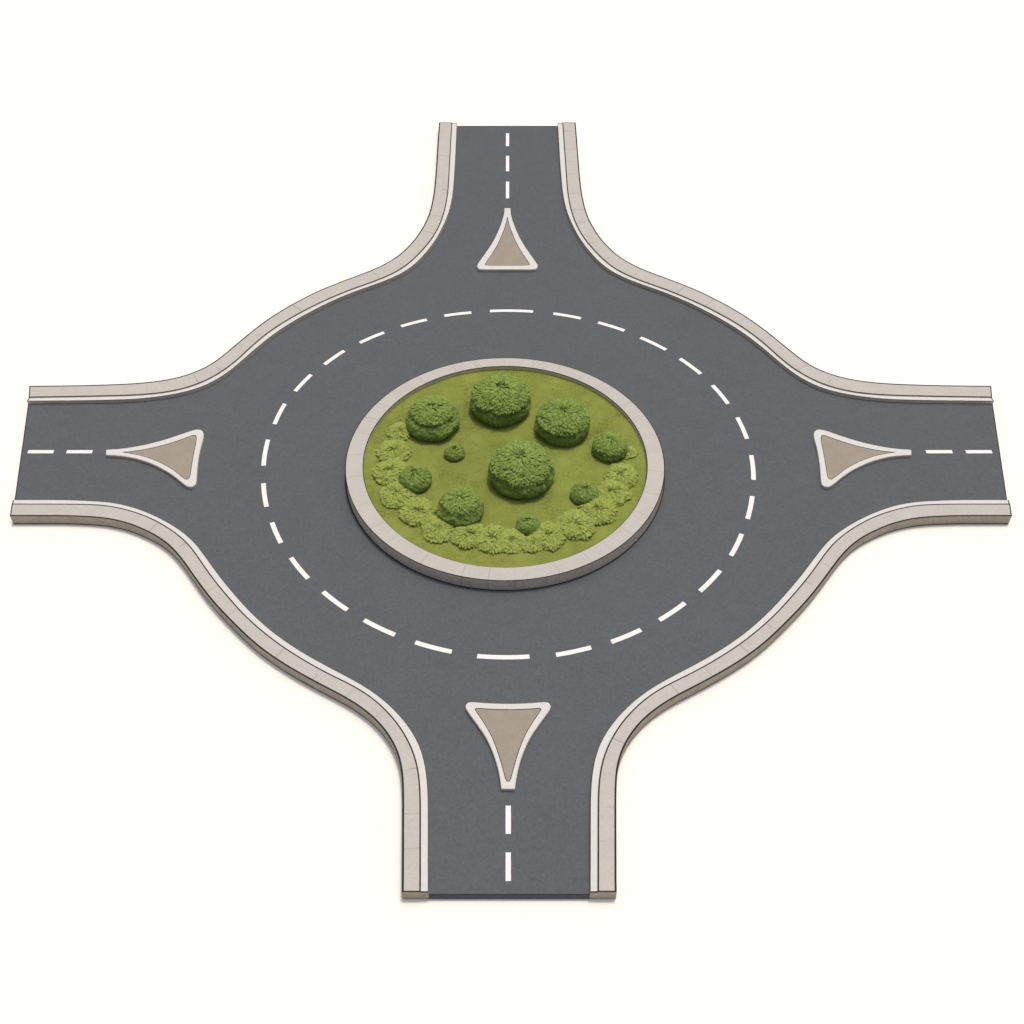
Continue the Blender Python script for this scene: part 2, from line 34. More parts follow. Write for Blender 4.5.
RING_DASHES=[(95.01, 1.0008, 83.4, 0.9998), (77.93, 1.0002, 70.33, 1.0004), (65.51, 1.0016, 57.93, 1.0043), (53.02, 1.0026, 45.05, 1.0085), (40.23, 1.0084, 32.7, 1.012), (27.73, 1.0107, 20.21, 1.0104), (15.04, 1.0114, 7.36, 1.0087), (1.79, 1.0055, -6.4, 1.0011), (-11.75, 0.998, -19.16, 0.9968), (-24.18, 0.9955, -31.38, 0.998), (-36.52, 0.9973, -44.23, 0.9968), (-49.05, 0.9952, -56.47, 0.9976), (-61.25, 0.9988, -68.37, 1.0018), (-72.8, 1.0001, -80.31, 1.0029), (-85.75, 0.9988, -96.46, 1.0002), (-101.81, 0.996, -109.86, 0.9916), (-114.64, 0.9889, -122.47, 0.9857), (-127.17, 0.9841, -134.81, 0.9834), (-140.04, 0.9863, -147.55, 0.9876), (-152.7, 0.9913, -159.55, 0.993), (-164.77, 0.9981, -172.46, 1.002), (181.73, 1.0073, 172.97, 1.0168), (167.54, 1.0188, 160.15, 1.0279), (155.17, 1.0266, 148.21, 1.0288), (143.4, 1.0248, 136.45, 1.0256), (131.57, 1.0205, 124.34, 1.0148), (119.35, 1.0134, 112.16, 1.0067), (107.32, 1.0072, 100.03, 1.0009)]
ARM_DASHES=[[-0.033, 32.694, 0.271, 1.789], [-0.032, 29.47, 0.264, 2.031], [-0.031, 26.083, 0.257, 2.098], [0.011, -21.809, 0.258, 1.306], [0.01, -23.922, 0.25, 1.255], [-25.582, 0.276, 1.413, 0.288], [-23.463, 0.276, 1.413, 0.288], [23.608, 0.276, 1.44, 0.288], [25.784, 0.276, 1.435, 0.288]]
ISLANDS={
    'far': ([(-0.244,23.574),(-0.244,23.574),(-0.244,23.574),(-0.244,23.574),(-0.27,22.835),(-0.408,21.954),(-0.598,21.085),(-0.862,20.048),(-1.182,19.118),(-1.548,18.203),(-1.934,17.281),(-1.993,16.991),(-1.899,16.713),(-1.725,16.639),(-0.038,16.639),(1.649,16.639),(1.822,16.713),(1.917,16.991),(1.857,17.281),(1.471,18.203),(1.104,19.118),(0.783,20.048),(0.518,21.085),(0.328,21.954),(0.189,22.835),(0.163,23.574),(0.163,23.574),(0.163,23.574),(0.163,23.574)],
        [(-0.04,22.587),(-0.04,22.587),(-0.04,22.587),(-0.04,22.587),(-0.154,21.663),(-0.37,20.616),(-0.642,19.486),(-1.012,18.389),(-1.503,17.205),(-1.455,17.023),(-0.038,17.023),(1.379,17.023),(1.426,17.205),(0.934,18.389),(0.563,19.486),(0.291,20.616),(0.073,21.663)]),
    'near': ([(-0.283,-20.464),(-0.283,-20.464),(-0.283,-20.464),(-0.283,-20.464),(-0.363,-19.84),(-0.484,-19.261),(-0.677,-18.618),(-0.966,-17.912),(-1.409,-17.188),(-1.859,-16.51),(-1.936,-16.297),(-1.868,-16.115),(-1.725,-16.04),(-0.943,-16.12),(0.005,-16.153),(0.952,-16.12),(1.734,-16.04),(1.877,-16.115),(1.946,-16.297),(1.868,-16.51),(1.418,-17.188),(0.975,-17.912),(0.685,-18.618),(0.492,-19.261),(0.372,-19.84),(0.292,-20.464),(0.292,-20.464),(0.292,-20.464),(0.292,-20.464)],
        [(-0.052,-20.117),(-0.052,-20.117),(-0.052,-20.117),(-0.052,-20.117),(-0.108,-20.049),(-0.296,-19.261),(-0.488,-18.567),(-0.732,-17.856),(-1.074,-17.188),(-1.471,-16.536),(-1.509,-16.435),(-1.424,-16.366),(-0.813,-16.425),(0.005,-16.451),(0.822,-16.425),(1.433,-16.366),(1.518,-16.435),(1.48,-16.536),(1.083,-17.188),(0.741,-17.856),(0.497,-18.567),(0.305,-19.261),(0.116,-20.049),(0.06,-20.117),(0.06,-20.117),(0.06,-20.117),(0.06,-20.117)]),
    'left': ([(-21.961,0.248),(-21.961,0.248),(-21.961,0.248),(-21.961,0.248),(-21.024,0.334),(-19.928,0.615),(-18.912,1.024),(-18.035,1.492),(-17.44,1.821),(-17.127,1.869),(-16.907,1.692),(-16.792,1.309),(-16.826,0.334),(-16.777,-0.66),(-16.656,-1.717),(-16.577,-2.28),(-16.669,-2.516),(-16.906,-2.582),(-17.186,-2.413),(-17.8,-1.806),(-18.536,-1.237),(-19.536,-0.66),(-20.565,-0.301),(-21.355,-0.193),(-21.868,-0.162),(-21.868,-0.162),(-21.868,-0.162),(-21.868,-0.162)],
        [(-21.085,0.039),(-21.085,0.039),(-21.085,0.039),(-21.085,0.039),(-20.034,0.202),(-18.832,0.615),(-17.957,1.071),(-17.37,1.429),(-17.209,1.357),(-17.13,0.977),(-17.096,-0.116),(-17.033,-1.192),(-16.971,-1.895),(-17.095,-2.066),(-17.298,-1.977),(-18.022,-1.282),(-18.895,-0.699),(-19.949,-0.208)]),
    'right': ([(21.944,-0.162),(21.944,-0.162),(21.944,-0.162),(21.944,-0.162),(21.431,-0.193),(20.641,-0.301),(19.612,-0.66),(18.612,-1.237),(17.875,-1.806),(17.26,-2.413),(16.98,-2.582),(16.743,-2.516),(16.652,-2.28),(16.73,-1.717),(16.853,-0.66),(16.902,0.334),(16.869,1.309),(16.985,1.692),(17.204,1.869),(17.518,1.821),(18.112,1.492),(18.989,1.024),(20.005,0.615),(21.101,0.334),(22.038,0.248),(22.038,0.248),(22.038,0.248),(22.038,0.248)],
        [(20.025,-0.208),(18.971,-0.699),(18.097,-1.282),(17.373,-1.977),(17.17,-2.066),(17.046,-1.895),(17.109,-1.192),(17.172,-0.116),(17.207,0.977),(17.286,1.357),(17.448,1.429),(18.034,1.071),(18.909,0.615),(20.111,0.202),(21.161,0.039),(21.161,0.039),(21.161,0.039),(21.161,0.039)]),
}
SHRUBS={'A': [-4.16, 1.763, 1.505], 'B': [-0.421, 3.111, 1.727], 'C': [3.0, 1.459, 1.55], 'D': [0.708, -2.305, 1.757], 'E': [5.516, -0.245, 0.975], 'F': [-4.893, -2.564, 0.875], 'G': [-2.429, -4.763, 1.226], 'Hh': [3.985, -3.571, 0.743], 'I': [1.037, -5.717, 0.618], 'J': [-2.883, -0.499, 0.559]}
CLUMPS=[[-5.949, 1.339, 0.496], [-6.176, -0.26, 0.65], [-6.211, -1.785, 0.693], [-5.786, -3.462, 0.654], [-4.65, -4.688, 0.749], [-3.52, -5.847, 0.663], [-1.98, -6.264, 0.711], [-0.734, -6.534, 0.709], [0.202, -6.648, 0.607], [1.191, -6.818, 0.454], [2.045, -6.332, 0.71], [3.457, -5.62, 0.793], [4.676, -4.583, 0.75], [5.48, -3.32, 0.734], [6.021, -2.082, 0.691], [6.499, -0.279, 0.379]]

C = bpy.context.scene.collection
Z_ROAD, Z_KERB, Z_PAVE, Z_ISLAND, Z_WALL, Z_LAWN = .17, .40, .45, .37, .87, .62
Z_G = -.17
rnd = random.Random(11)

# ------------------------------------------------------------------ helpers
def tag(o, label=None, cat=None, group=None, kind=None):
    if label: o['label'] = label
    if cat: o['category'] = cat
    if group: o['group'] = group
    if kind: o['kind'] = kind
    return o

def empty(name, loc):
    o = bpy.data.objects.new(name, None); C.objects.link(o); o.location = loc
    o.empty_display_size = .3
    return o

class MB:
    def __init__(self): self.v = []; self.f = []; self.m = []; self.uv = []
    def face(self, pts, m=0):
        i = len(self.v); self.v += [tuple(p) for p in pts]
        self.f.append(tuple(range(i, i+len(pts)))); self.m.append(m)
    def ribbon(self, P, Q, m=0):
        for k in range(len(P)-1):
            self.face((P[k], P[k+1], Q[k+1], Q[k]), m)
    def build(self, name, mats, parent=None, merge=True, smooth=False, shift=(0, 0, 0)):
        me = bpy.data.meshes.new(name)
        sx, sy, sz = shift
        me.from_pydata([(x-sx, y-sy, z-sz) for x, y, z in self.v], [], self.f)
        for mt in (mats if isinstance(mats, (list, tuple)) else [mats]): me.materials.append(mt)
        me.polygons.foreach_set('material_index', self.m)
        if merge:
            bm = bmesh.new(); bm.from_mesh(me)
            bmesh.ops.remove_doubles(bm, verts=bm.verts, dist=.0004)
            bmesh.ops.recalc_face_normals(bm, faces=bm.faces)
            bm.to_mesh(me); bm.free()
        if smooth: me.polygons.foreach_set('use_smooth', [True]*len(me.polygons))
        me.update()
        o = bpy.data.objects.new(name, me); C.objects.link(o)
        if parent: o.parent = parent
        return o

def z3(P, z): return [(p[0], p[1], z) for p in P]

def offset(P, d, closed=False):
    """the line P moved d to its left (towards +90 degrees)"""
    n = len(P); out = []
    for i in range(n):
        a = P[(i-1) % n] if (closed or i > 0) else P[i]
        b = P[(i+1) % n] if (closed or i < n-1) else P[i]
        tx, ty = b[0]-a[0], b[1]-a[1]; l = math.hypot(tx, ty) or 1
        out.append((P[i][0]-ty/l*d, P[i][1]+tx/l*d))
    return out

def nearest(p, Q):
    best = None
    for k in range(len(Q)-1):
        ax, ay = Q[k]; bx, by = Q[k+1]; dx, dy = bx-ax, by-ay
        l = dx*dx+dy*dy or 1e-9
        t = max(0, min(1, ((p[0]-ax)*dx+(p[1]-ay)*dy)/l))
        q = (ax+t*dx, ay+t*dy); d = math.hypot(q[0]-p[0], q[1]-p[1])
        if best is None or d < best[0]: best = (d, q)
    return best[1]

# ------------------------------------------------------------------ materials
def mat(name, col, rough=.9, var=(), bump=0, bump_scale=30, spec=.15, island=0, trans=0):
    """plain principled surface; var: list of (noise scale, amount, detail) multiplying the colour"""
    m = bpy.data.materials.new(name); m.use_nodes = True
    n = m.node_tree.nodes; l = m.node_tree.links
    b = n['Principled BSDF']; b.inputs['Roughness'].default_value = rough
    b.inputs['Specular IOR Level'].default_value = spec
    tc = n.new('ShaderNodeTexCoord')
    cur = n.new('ShaderNodeRGB'); cur.outputs[0].default_value = (*col, 1); cur = cur.outputs[0]
    for sc, amt, det in var:
        no = n.new('ShaderNodeTexNoise'); no.inputs['Scale'].default_value = sc; no.inputs['Detail'].default_value = det
        l.new(tc.outputs['Object'], no.inputs['Vector'])
        mr = n.new('ShaderNodeMapRange'); mr.inputs['From Min'].default_value = .3; mr.inputs['From Max'].default_value = .7
        mr.inputs['To Min'].default_value = 1-amt; mr.inputs['To Max'].default_value = 1+amt
        l.new(no.outputs['Fac'], mr.inputs['Value'])
        mx = n.new('ShaderNodeMix'); mx.data_type = 'RGBA'; mx.blend_type = 'MULTIPLY'; mx.inputs['Factor'].default_value = 1
        l.new(cur, mx.inputs['A']); l.new(mr.outputs['Result'], mx.inputs['B']); cur = mx.outputs['Result']
    if island:
        g = n.new('ShaderNodeNewGeometry')
        mr = n.new('ShaderNodeMapRange'); mr.inputs['To Min'].default_value = 1-island; mr.inputs['To Max'].default_value = 1+island
        l.new(g.outputs['Random Per Island'], mr.inputs['Value'])
        mx = n.new('ShaderNodeMix'); mx.data_type = 'RGBA'; mx.blend_type = 'MULTIPLY'; mx.inputs['Factor'].default_value = 1
        l.new(cur, mx.inputs['A']); l.new(mr.outputs['Result'], mx.inputs['B']); cur = mx.outputs['Result']
    l.new(cur, b.inputs['Base Color'])
    if bump:
        no = n.new('ShaderNodeTexNoise'); no.inputs['Scale'].default_value = bump_scale; no.inputs['Detail'].default_value = 4
        l.new(tc.outputs['Object'], no.inputs['Vector'])
        bp = n.new('ShaderNodeBump'); bp.inputs['Strength'].default_value = bump; bp.inputs['Distance'].default_value = .02
        l.new(no.outputs['Fac'], bp.inputs['Height']); l.new(bp.outputs['Normal'], b.inputs['Normal'])
    return m

M = dict(
    ground=mat('white_ground', GROUND_COL, .95, spec=0),
    asphalt=mat('asphalt', (.104, .114, .118), .92, [(9, .09, 3), (1.1, .03, 4), (.22, .025, 2)], .12, 16, .1),
    paint=mat('road_paint', (.83, .81, .77), .75, [(7, .03, 3)]),
    pave=mat('paving_concrete', (.49, .472, .425), .9, [(10, .045, 3), (1.2, .03, 3)], .1, 18),
    side=mat('cast_concrete_side', (.415, .372, .295), .95, [(7, .12, 4), (1.5, .08, 3)], .2, 12),
    face=mat('kerb_face_shade_lift', (.74, .645, .51), .9, [(7, .08, 4)], .1, 12),  # kerb stone recoloured lighter and warmer to offset the shade on upright faces
    kerb=mat('kerb_stone', (.635, .632, .595), .85, [(8, .03, 3)]),
    edge_line=mat('dark_edge_line', (.030, .031, .031), .9),  # outline colour for slab and wall edges; also paints the kerb's gutter shadow
    groove=mat('mortar_groove', (.30, .265, .23), .95),
    groove_faint=mat('mortar_groove_filled', (.42, .375, .33), .95),
    gravel=mat('bonded_gravel', (.318, .281, .222), .95, [(11, .06, 3), (2, .04, 3)], .2, 20),
    lawn=mat('lawn_soil', (.214, .252, .056), 1, [(9, .05, 4), (1.6, .09, 3), (.45, .09, 2)], .3, 14, 0),
    blade=mat('grass_blade', (.246, .286, .064), .9, [(1.6, .09, 3), (.45, .09, 2)], island=.15, spec=.05),
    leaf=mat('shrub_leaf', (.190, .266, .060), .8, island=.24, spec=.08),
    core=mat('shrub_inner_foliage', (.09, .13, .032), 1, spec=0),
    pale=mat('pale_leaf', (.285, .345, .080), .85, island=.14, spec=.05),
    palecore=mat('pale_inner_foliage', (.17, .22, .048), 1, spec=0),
)

# ------------------------------------------------------------------ ground
g = MB(); R = 600
g.face([(-R, -R, Z_G), (R, -R, Z_G), (R, R, Z_G), (-R, R, Z_G)])
tag(g.build('ground', M['ground']), 'plain white ground all around the road junction', 'ground', kind='structure')

# ------------------------------------------------------------------ road
nw, ne, sw, se = (LINES[k] for k in ('north_west', 'north_east', 'south_west', 'south_east'))
# outline counter-clockwise: north arm west side -> west arm -> south -> east -> north
loop = list(nw[0]) + list(sw[0]) + list(reversed(se[0])) + list(reversed(ne[0]))
road = MB()
cdt = delaunay_2d_cdt([Vector(p) for p in loop], [], [list(range(len(loop)))], 1, 1e-5)
for f in cdt[2]: road.face([(cdt[0][i].x, cdt[0][i].y, Z_ROAD) for i in f])
for a, b in ((nw[0][-1], sw[0][0]), (sw[0][-1], se[0][-1]), (se[0][0], ne[0][-1]), (ne[0][0], nw[0][0])):
    road.face([(*a, Z_G), (*b, Z_G), (*b, Z_ROAD), (*a, Z_ROAD)])
    # dark outline of the slab: a thin strip along the end of the arm
    dx, dy = b[0]-a[0], b[1]-a[1]; l = math.hypot(dx, dy); nx, ny = -dy/l*.05, dx/l*.05
    cx = (a[0]+b[0])/2; cy = (a[1]+b[1])/2
    if (cx*nx+cy*ny) > 0: nx, ny = -nx, -ny
    z = Z_ROAD+.004
    road.face([(*a, z), (*b, z), (b[0]+nx, b[1]+ny, z), (a[0]+nx, a[1]+ny, z)], 1)
road_o = road.build('road', [M['asphalt'], M['edge_line']])
tag(road_o, 'dark grey asphalt roundabout carriageway with four arms', 'road', kind='structure')

zp = Z_ROAD+.005
rx, ry, yc, xc = RING_MARK
for a0, r0, a1, r1 in RING_DASHES:
    d = MB(); n = 8; w = .122
    P, Q = [], []
    for k in range(n+1):
        t = k/n; a = math.radians(a0+(a1-a0)*t); r = r0+(r1-r0)*t
        ex, ey = math.cos(a), math.sin(a)
        P.append((xc+(rx*r-w)*ex, yc+(ry*r-w)*ey, zp)); Q.append((xc+(rx*r+w)*ex, yc+(ry*r+w)*ey, zp))
    d.ribbon(P, Q)
    d.build('lane_dash', M['paint'], road_o)
for cx, cy, w, h in ARM_DASHES:
    if w < h: w *= .88
    else: h *= .88
    d = MB(); d.face([(cx-w/2, cy-h/2, zp), (cx+w/2, cy-h/2, zp), (cx+w/2, cy+h/2, zp), (cx-w/2, cy+h/2, zp)])
    d.build('lane_dash', M['paint'], road_o)

# ------------------------------------------------------------------ raised pavements with kerbs
PAVE_LABEL = dict(
    north_west='raised beige pavement curving from the far road arm to the left arm',
    north_east='raised beige pavement curving from the far road arm to the right arm',
    south_west='raised beige pavement curving from the left road arm to the near arm',
    south_east='raised beige pavement curving from the right road arm to the near arm')
E_T = .065   # width of the dark outline along the paving edge
for key, (A, J, O) in LINES.items():
    side_sign = 1
    # which way is "away from the road": from A towards O
    mid = len(A)//2
    ax, ay = A[mid]; q = nearest(A[mid], O)
    tx, ty = A[mid+1][0]-A[mid-1][0], A[mid+1][1]-A[mid-1][1]
    s = 1 if (-ty*(q[0]-ax)+tx*(q[1]-ay)) > 0 else -1
    J2 = offset(J, s*E_T); O2 = offset(O, -s*.085)
    p = MB()
    # paving block
    p.ribbon(z3(J, Z_KERB-.02), z3(J, Z_PAVE), 1)
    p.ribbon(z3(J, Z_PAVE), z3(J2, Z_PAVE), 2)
    p.ribbon(z3(J2, Z_PAVE), z3(O2, Z_PAVE), 0)
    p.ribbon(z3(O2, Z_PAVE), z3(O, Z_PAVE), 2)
    p.ribbon(z3(O, Z_PAVE), z3(O, Z_G+.06), 1)
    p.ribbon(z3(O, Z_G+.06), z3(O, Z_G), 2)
    for e in (0, -1):
        j, o = J[e], O[e]
        p.face([(*j, Z_G), (*o, Z_G), (*o, Z_PAVE), (*j, Z_PAVE)], 1)
        # dark outline along the end
        i2 = 1 if e == 0 else -2
        dx, dy = J[i2][0]-j[0], J[i2][1]-j[1]; l = math.hypot(dx, dy); dx, dy = dx/l*.06, dy/l*.06
        z = Z_PAVE+.004
        p.face([(*j, z), (*o, z), (o[0]+dx, o[1]+dy, z), (j[0]+dx, j[1]+dy, z)], 2)
    # joints between the slabs: sawn grooves laid 3 mm proud of the slab, on the bends and the far and near arms only
    acc = 0; nxt = rnd.uniform(.6, 1.4); z = Z_PAVE+.003
    for k in range(1, len(J)-1):
        acc += math.hypot(J[k][0]-J[k-1][0], J[k][1]-J[k-1][1])
        if acc < nxt: continue
        nxt = acc+rnd.choice((1.5, 1.7, 1.7, 2.1, 3.2))
        if abs(J[k][0]) > 19 or J[k][1] < -24 or J[k][1] > 33.4: continue
        a = J2[k]; b = nearest(a, O2)
        fr = rnd.random(); t0, t1 = (0, 1) if fr < .6 else ((0, .55) if fr < .8 else (.45, 1))
        a, b = (a[0]+(b[0]-a[0])*t0, a[1]+(b[1]-a[1])*t0), (a[0]+(b[0]-a[0])*t1, a[1]+(b[1]-a[1])*t1)
        dx, dy = b[0]-a[0], b[1]-a[1]; l = math.hypot(dx, dy) or 1; nx, ny = -dy/l*.018, dx/l*.018
        p.face([(a[0]-nx, a[1]-ny, z), (b[0]-nx, b[1]-ny, z), (b[0]+nx, b[1]+ny, z), (a[0]+nx, a[1]+ny, z)], 3 if rnd.random() < .45 else 4)
    po = p.build('pavement', [M['pave'], M['side'], M['edge_line'], M['groove'], M['groove_faint']])
    tag(po, PAVE_LABEL[key], 'pavement', 'raised pavements around the junction', 'structure')
    # kerb stone between paving and asphalt
    k_ = MB()
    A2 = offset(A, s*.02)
    k_.ribbon(z3(A, Z_ROAD-.02), z3(A, Z_KERB-.02), 3)
    k_.ribbon(z3(A, Z_KERB-.02), z3(A2, Z_KERB), 2)  # dark chamfer paints in the shadow line of the gutter
    k_.ribbon(z3(A2, Z_KERB), z3(J, Z_KERB), 0)
    for e in (0, -1):
        a, j = A[e], J[e]
        k_.face([(*a, Z_G), (*j, Z_G), (*j, Z_KERB), (*A2[e], Z_KERB), (*a, Z_KERB-.02)], 1)
        i2 = 1 if e == 0 else -2
        dx, dy = A[i2][0]-a[0], A[i2][1]-a[1]; l = math.hypot(dx, dy); dx, dy = dx/l*.06, dy/l*.06
        z = Z_KERB+.004; a = A2[e]
        k_.face([(*a, z), (*j, z), (j[0]+dx, j[1]+dy, z), (a[0]+dx, a[1]+dy, z)], 2)
    k_.build('kerb', [M['kerb'], M['side'], M['edge_line'], M['face']], po)

# ------------------------------------------------------------------ traffic islands
ISLAND_LABEL = dict(
    far='smallest splitter island, pointing at three dashes on the far arm',
    near='broad splitter island with its flat side towards the planted circle and tip towards the viewer',
    left='sideways splitter island whose tip points at two dashes on the left arm',
    right='sideways splitter island whose tip points at two dashes on the right arm')
def smooth_closed(P, it=2):
    # a point that should stay sharp is given twice
    for _ in range(it):
        Q = []
        for i in range(len(P)):
            a, b = P[i], P[(i+1) % len(P)]
            Q += [(a[0]*.75+b[0]*.25, a[1]*.75+b[1]*.25), (a[0]*.25+b[0]*.75, a[1]*.25+b[1]*.75)]
        P = Q
    return [p for i, p in enumerate(P) if math.hypot(p[0]-P[i-1][0], p[1]-P[i-1][1]) > .004]
def area(P): return sum(P[i][0]*P[(i+1) % len(P)][1]-P[(i+1) % len(P)][0]*P[i][1] for i in range(len(P)))/2
def ring_faces(mb, P, zP, Q, zQ, m):
    n = len(P)
    for i in range(n):
        k = (i+1) % n
        mb.face([(*P[i], zP), (*P[k], zP), (*Q[k], zQ), (*Q[i], zQ)], m)
def fill(mb, outer, inner, z, m):
    bm = bmesh.new(); es = []
    for L in ([outer, inner] if inner else [outer]):
        vs = [bm.verts.new((x, y, z)) for x, y in L]
        es += [bm.edges.new((vs[i], vs[(i+1) % len(vs)])) for i in range(len(vs))]
    bmesh.ops.triangle_fill(bm, use_beauty=True, use_dissolve=False, edges=es)
    for f in bm.faces:
        c = [tuple(v.co) for v in f.verts]
        mb.face(c, m)
    bm.free()
for key, (O, I) in ISLANDS.items():
    O = smooth_closed(O, 2); I = smooth_closed(I, 2)
    if area(O) < 0: O = O[::-1]
    if area(I) < 0: I = I[::-1]
    cx = sum(p[0] for p in I)/len(I); cy = sum(p[1] for p in I)/len(I)
    root = empty('traffic_island', (cx, cy, Z_ROAD))
    tag(root, ISLAND_LABEL[key], 'traffic island', 'splitter islands on the four arms')
    O_in = offset(O, .03, True); I_j = offset(I, .035, True)
    kb = MB()
    ring_faces(kb, O, Z_ROAD-.02, O, Z_ISLAND-.025, 3)
    ring_faces(kb, O, Z_ISLAND-.025, O_in, Z_ISLAND, 0)
    fill(kb, O_in, I, Z_ISLAND, 0)
    kb.build('kerb', [M['kerb'], M['side'], M['edge_line'], M['face']], root, shift=(cx, cy, Z_ROAD))
    pv = MB()
    ring_faces(pv, I, Z_ISLAND, I_j, Z_ISLAND-.01, 1)
    fill(pv, I_j, None, Z_ISLAND-.01, 0)
    pv.build('paving', [M['gravel'], M['edge_line']], root, shift=(cx, cy, Z_ROAD))

# ------------------------------------------------------------------ central planter wall
def ell(E, d=0, n=240):
    return [(E[3]+(E[0]+d)*math.cos(2*math.pi*k/n), E[2]+(E[1]+d)*math.sin(2*math.pi*k/n)) for k in range(n)]
w = MB()
o0, o1, o2, i0, i1, i2 = ell(WALL_OUT), ell(WALL_OUT, -.05), ell(WALL_OUT, .06), ell(WALL_IN), ell(WALL_IN, .04), ell(WALL_IN, .075)
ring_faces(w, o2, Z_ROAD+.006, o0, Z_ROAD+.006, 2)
ring_faces(w, o0, Z_ROAD+.006, o0, Z_WALL-.015, 1)
ring_faces(w, o0, Z_WALL-.015, o1, Z_WALL, 2)
ring_faces(w, o1, Z_WALL, i2, Z_WALL, 0)
ring_faces(w, i2, Z_WALL, i1, Z_WALL, 0)
ring_faces(w, i1, Z_WALL, i0, Z_WALL-.03, 2)
ring_faces(w, i0, Z_WALL-.03, i0, Z_LAWN-.1, 1)
a = 4
while a < 360:
    t = math.radians(a); c, s_ = math.cos(t), math.sin(t); h = .012
    m_ = 3 if rnd.random() < .25 else 4
    x0, y0 = WALL_OUT[3]+(WALL_OUT[0]-.055)*c, WALL_OUT[2]+(WALL_OUT[1]-.055)*s_
    x1, y1 = WALL_IN[3]+(WALL_IN[0]+.08)*c, WALL_IN[2]+(WALL_IN[1]+.08)*s_
    w.face([(x0+s_*h, y0-c*h, Z_WALL+.003), (x0-s_*h, y0+c*h, Z_WALL+.003), (x1-s_*h, y1+c*h, Z_WALL+.003), (x1+s_*h, y1-c*h, Z_WALL+.003)], m_)
    x0, y0 = WALL_OUT[3]+(WALL_OUT[0]+.004)*c, WALL_OUT[2]+(WALL_OUT[1]+.004)*s_
    w.face([(x0+s_*h, y0-c*h, Z_WALL-.03), (x0-s_*h, y0+c*h, Z_WALL-.03), (x0-s_*h, y0+c*h, Z_ROAD+.01), (x0+s_*h, y0-c*h, Z_ROAD+.01)], 6)
    a += rnd.choice((9, 10.5, 11, 12, 15))
wall = w.build('planter_wall', [M['pave'], mat('wall_face_stone', (.72, .64, .52), .95, [(7, .12, 4), (1.5, .08, 3)], .2, 12), M['edge_line'], M['groove'], M['groove_faint'], M['pave'],
    mat('side_groove', (.42, .38, .31), .95)], shift=(0, 0, Z_ROAD))
wall.location = (0, 0, Z_ROAD)
tag(wall, 'round low beige stone wall enclosing the planted circle on the asphalt', 'wall')

# ------------------------------------------------------------------ lawn and grass
NLAT = noise.noise
lw = MB(); N = 96; rings = 30
def lz(x, y):
    return Z_LAWN+.03*NLAT(Vector((x*.5, y*.5, 0)))+.012*NLAT(Vector((x*2.2, y*2.2, 3)))
prev = None
for r in range(rings+1):
    q = r/rings
    cur = []
    for k in range(N):
        t = 2*math.pi*k/N
        x = WALL_IN[3]+(WALL_IN[0]+.05)*q*math.cos(t); y = WALL_IN[2]+(WALL_IN[1]+.05)*q*math.sin(t)
        cur.append((x, y, lz(x, y)))
    if prev:
        for k in range(N):
            k2 = (k+1) % N; lw.face([prev[k], cur[k], cur[k2], prev[k2]])
    prev = cur
tag(lw.build('lawn', M['lawn'], smooth=True), 'round olive green lawn inside the planter wall', 'lawn', kind='structure')
gb = MB()
for _ in range(36000):
    t = rnd.uniform(0, 2*math.pi); q = math.sqrt(rnd.random())*.995
    x = WALL_IN[3]+WALL_IN[0]*q*math.cos(t); y = WALL_IN[2]+WALL_IN[1]*q*math.sin(t)
    dens = NLAT(Vector((x*.7, y*.7, 9)))
    if rnd.random() > .62+.8*dens: continue
    z = lz(x, y)-.01; h = rnd.uniform(.02, .055)*(1+.6*dens); a = rnd.uniform(0, 6.283); wd = rnd.uniform(.014, .03)
    cx, cy = math.cos(a)*wd, math.sin(a)*wd; lx, ly = rnd.gauss(0, .05), rnd.gauss(0, .05)
    gb.face([(x-cx, y-cy, z), (x+cx, y+cy, z), (x+lx, y+ly, z+h)])
tag(gb.build('grass', M['blade'], merge=False), 'short olive grass covering the lawn', 'grass', kind='stuff')

# ------------------------------------------------------------------ shrubs
def leaf(mb, base, out, up, side, L, W, m, curl=.25):
    """one leaf tongue: base on the surface, rounded tip along out, lifted along up"""
    def P(a, b, c): return tuple(base[i]+out[i]*a+side[i]*b+up[i]*c for i in range(3))
    pts_l = [P(0, -W*.28, 0), P(L*.45, -W*.5, L*curl*.55), P(L*.82, -W*.34, L*curl*.75), P(L, 0, L*curl*.62)]
    pts_r = [P(0, W*.28, 0), P(L*.45, W*.5, L*curl*.55), P(L*.82, W*.34, L*curl*.75)]
    mid = [P(0, 0, .0), P(L*.45, 0, L*curl*.72), P(L*.82, 0, L*curl*.86)]
    i = len(mb.v); mb.v += pts_l+pts_r+mid
    # 0..3 left+tip, 4..6 right, 7..9 mid
    for f in ((i, i+1, i+8, i+7), (i+1, i+2, i+9, i+8), (i+2, i+3, i+9), (i+7, i+8, i+5, i+4), (i+8, i+9, i+6, i+5), (i+9, i+3, i+6)):
        mb.f.append(f); mb.m.append(m)

def dome(rad, hgt, px, pz, foot=.13):
    """profile of a clipped mound: u 0 crown .. 1 foot -> (radius, height)"""
    def prof(u):
        th = u*math.pi/2
        rho = rad*max(0., math.sin(th))**(2/px); z = hgt*max(0., math.cos(th))**(2/pz)
        if u > .75: rho *= 1-foot*((u-.75)/.25)**2
        return rho, z
    return prof

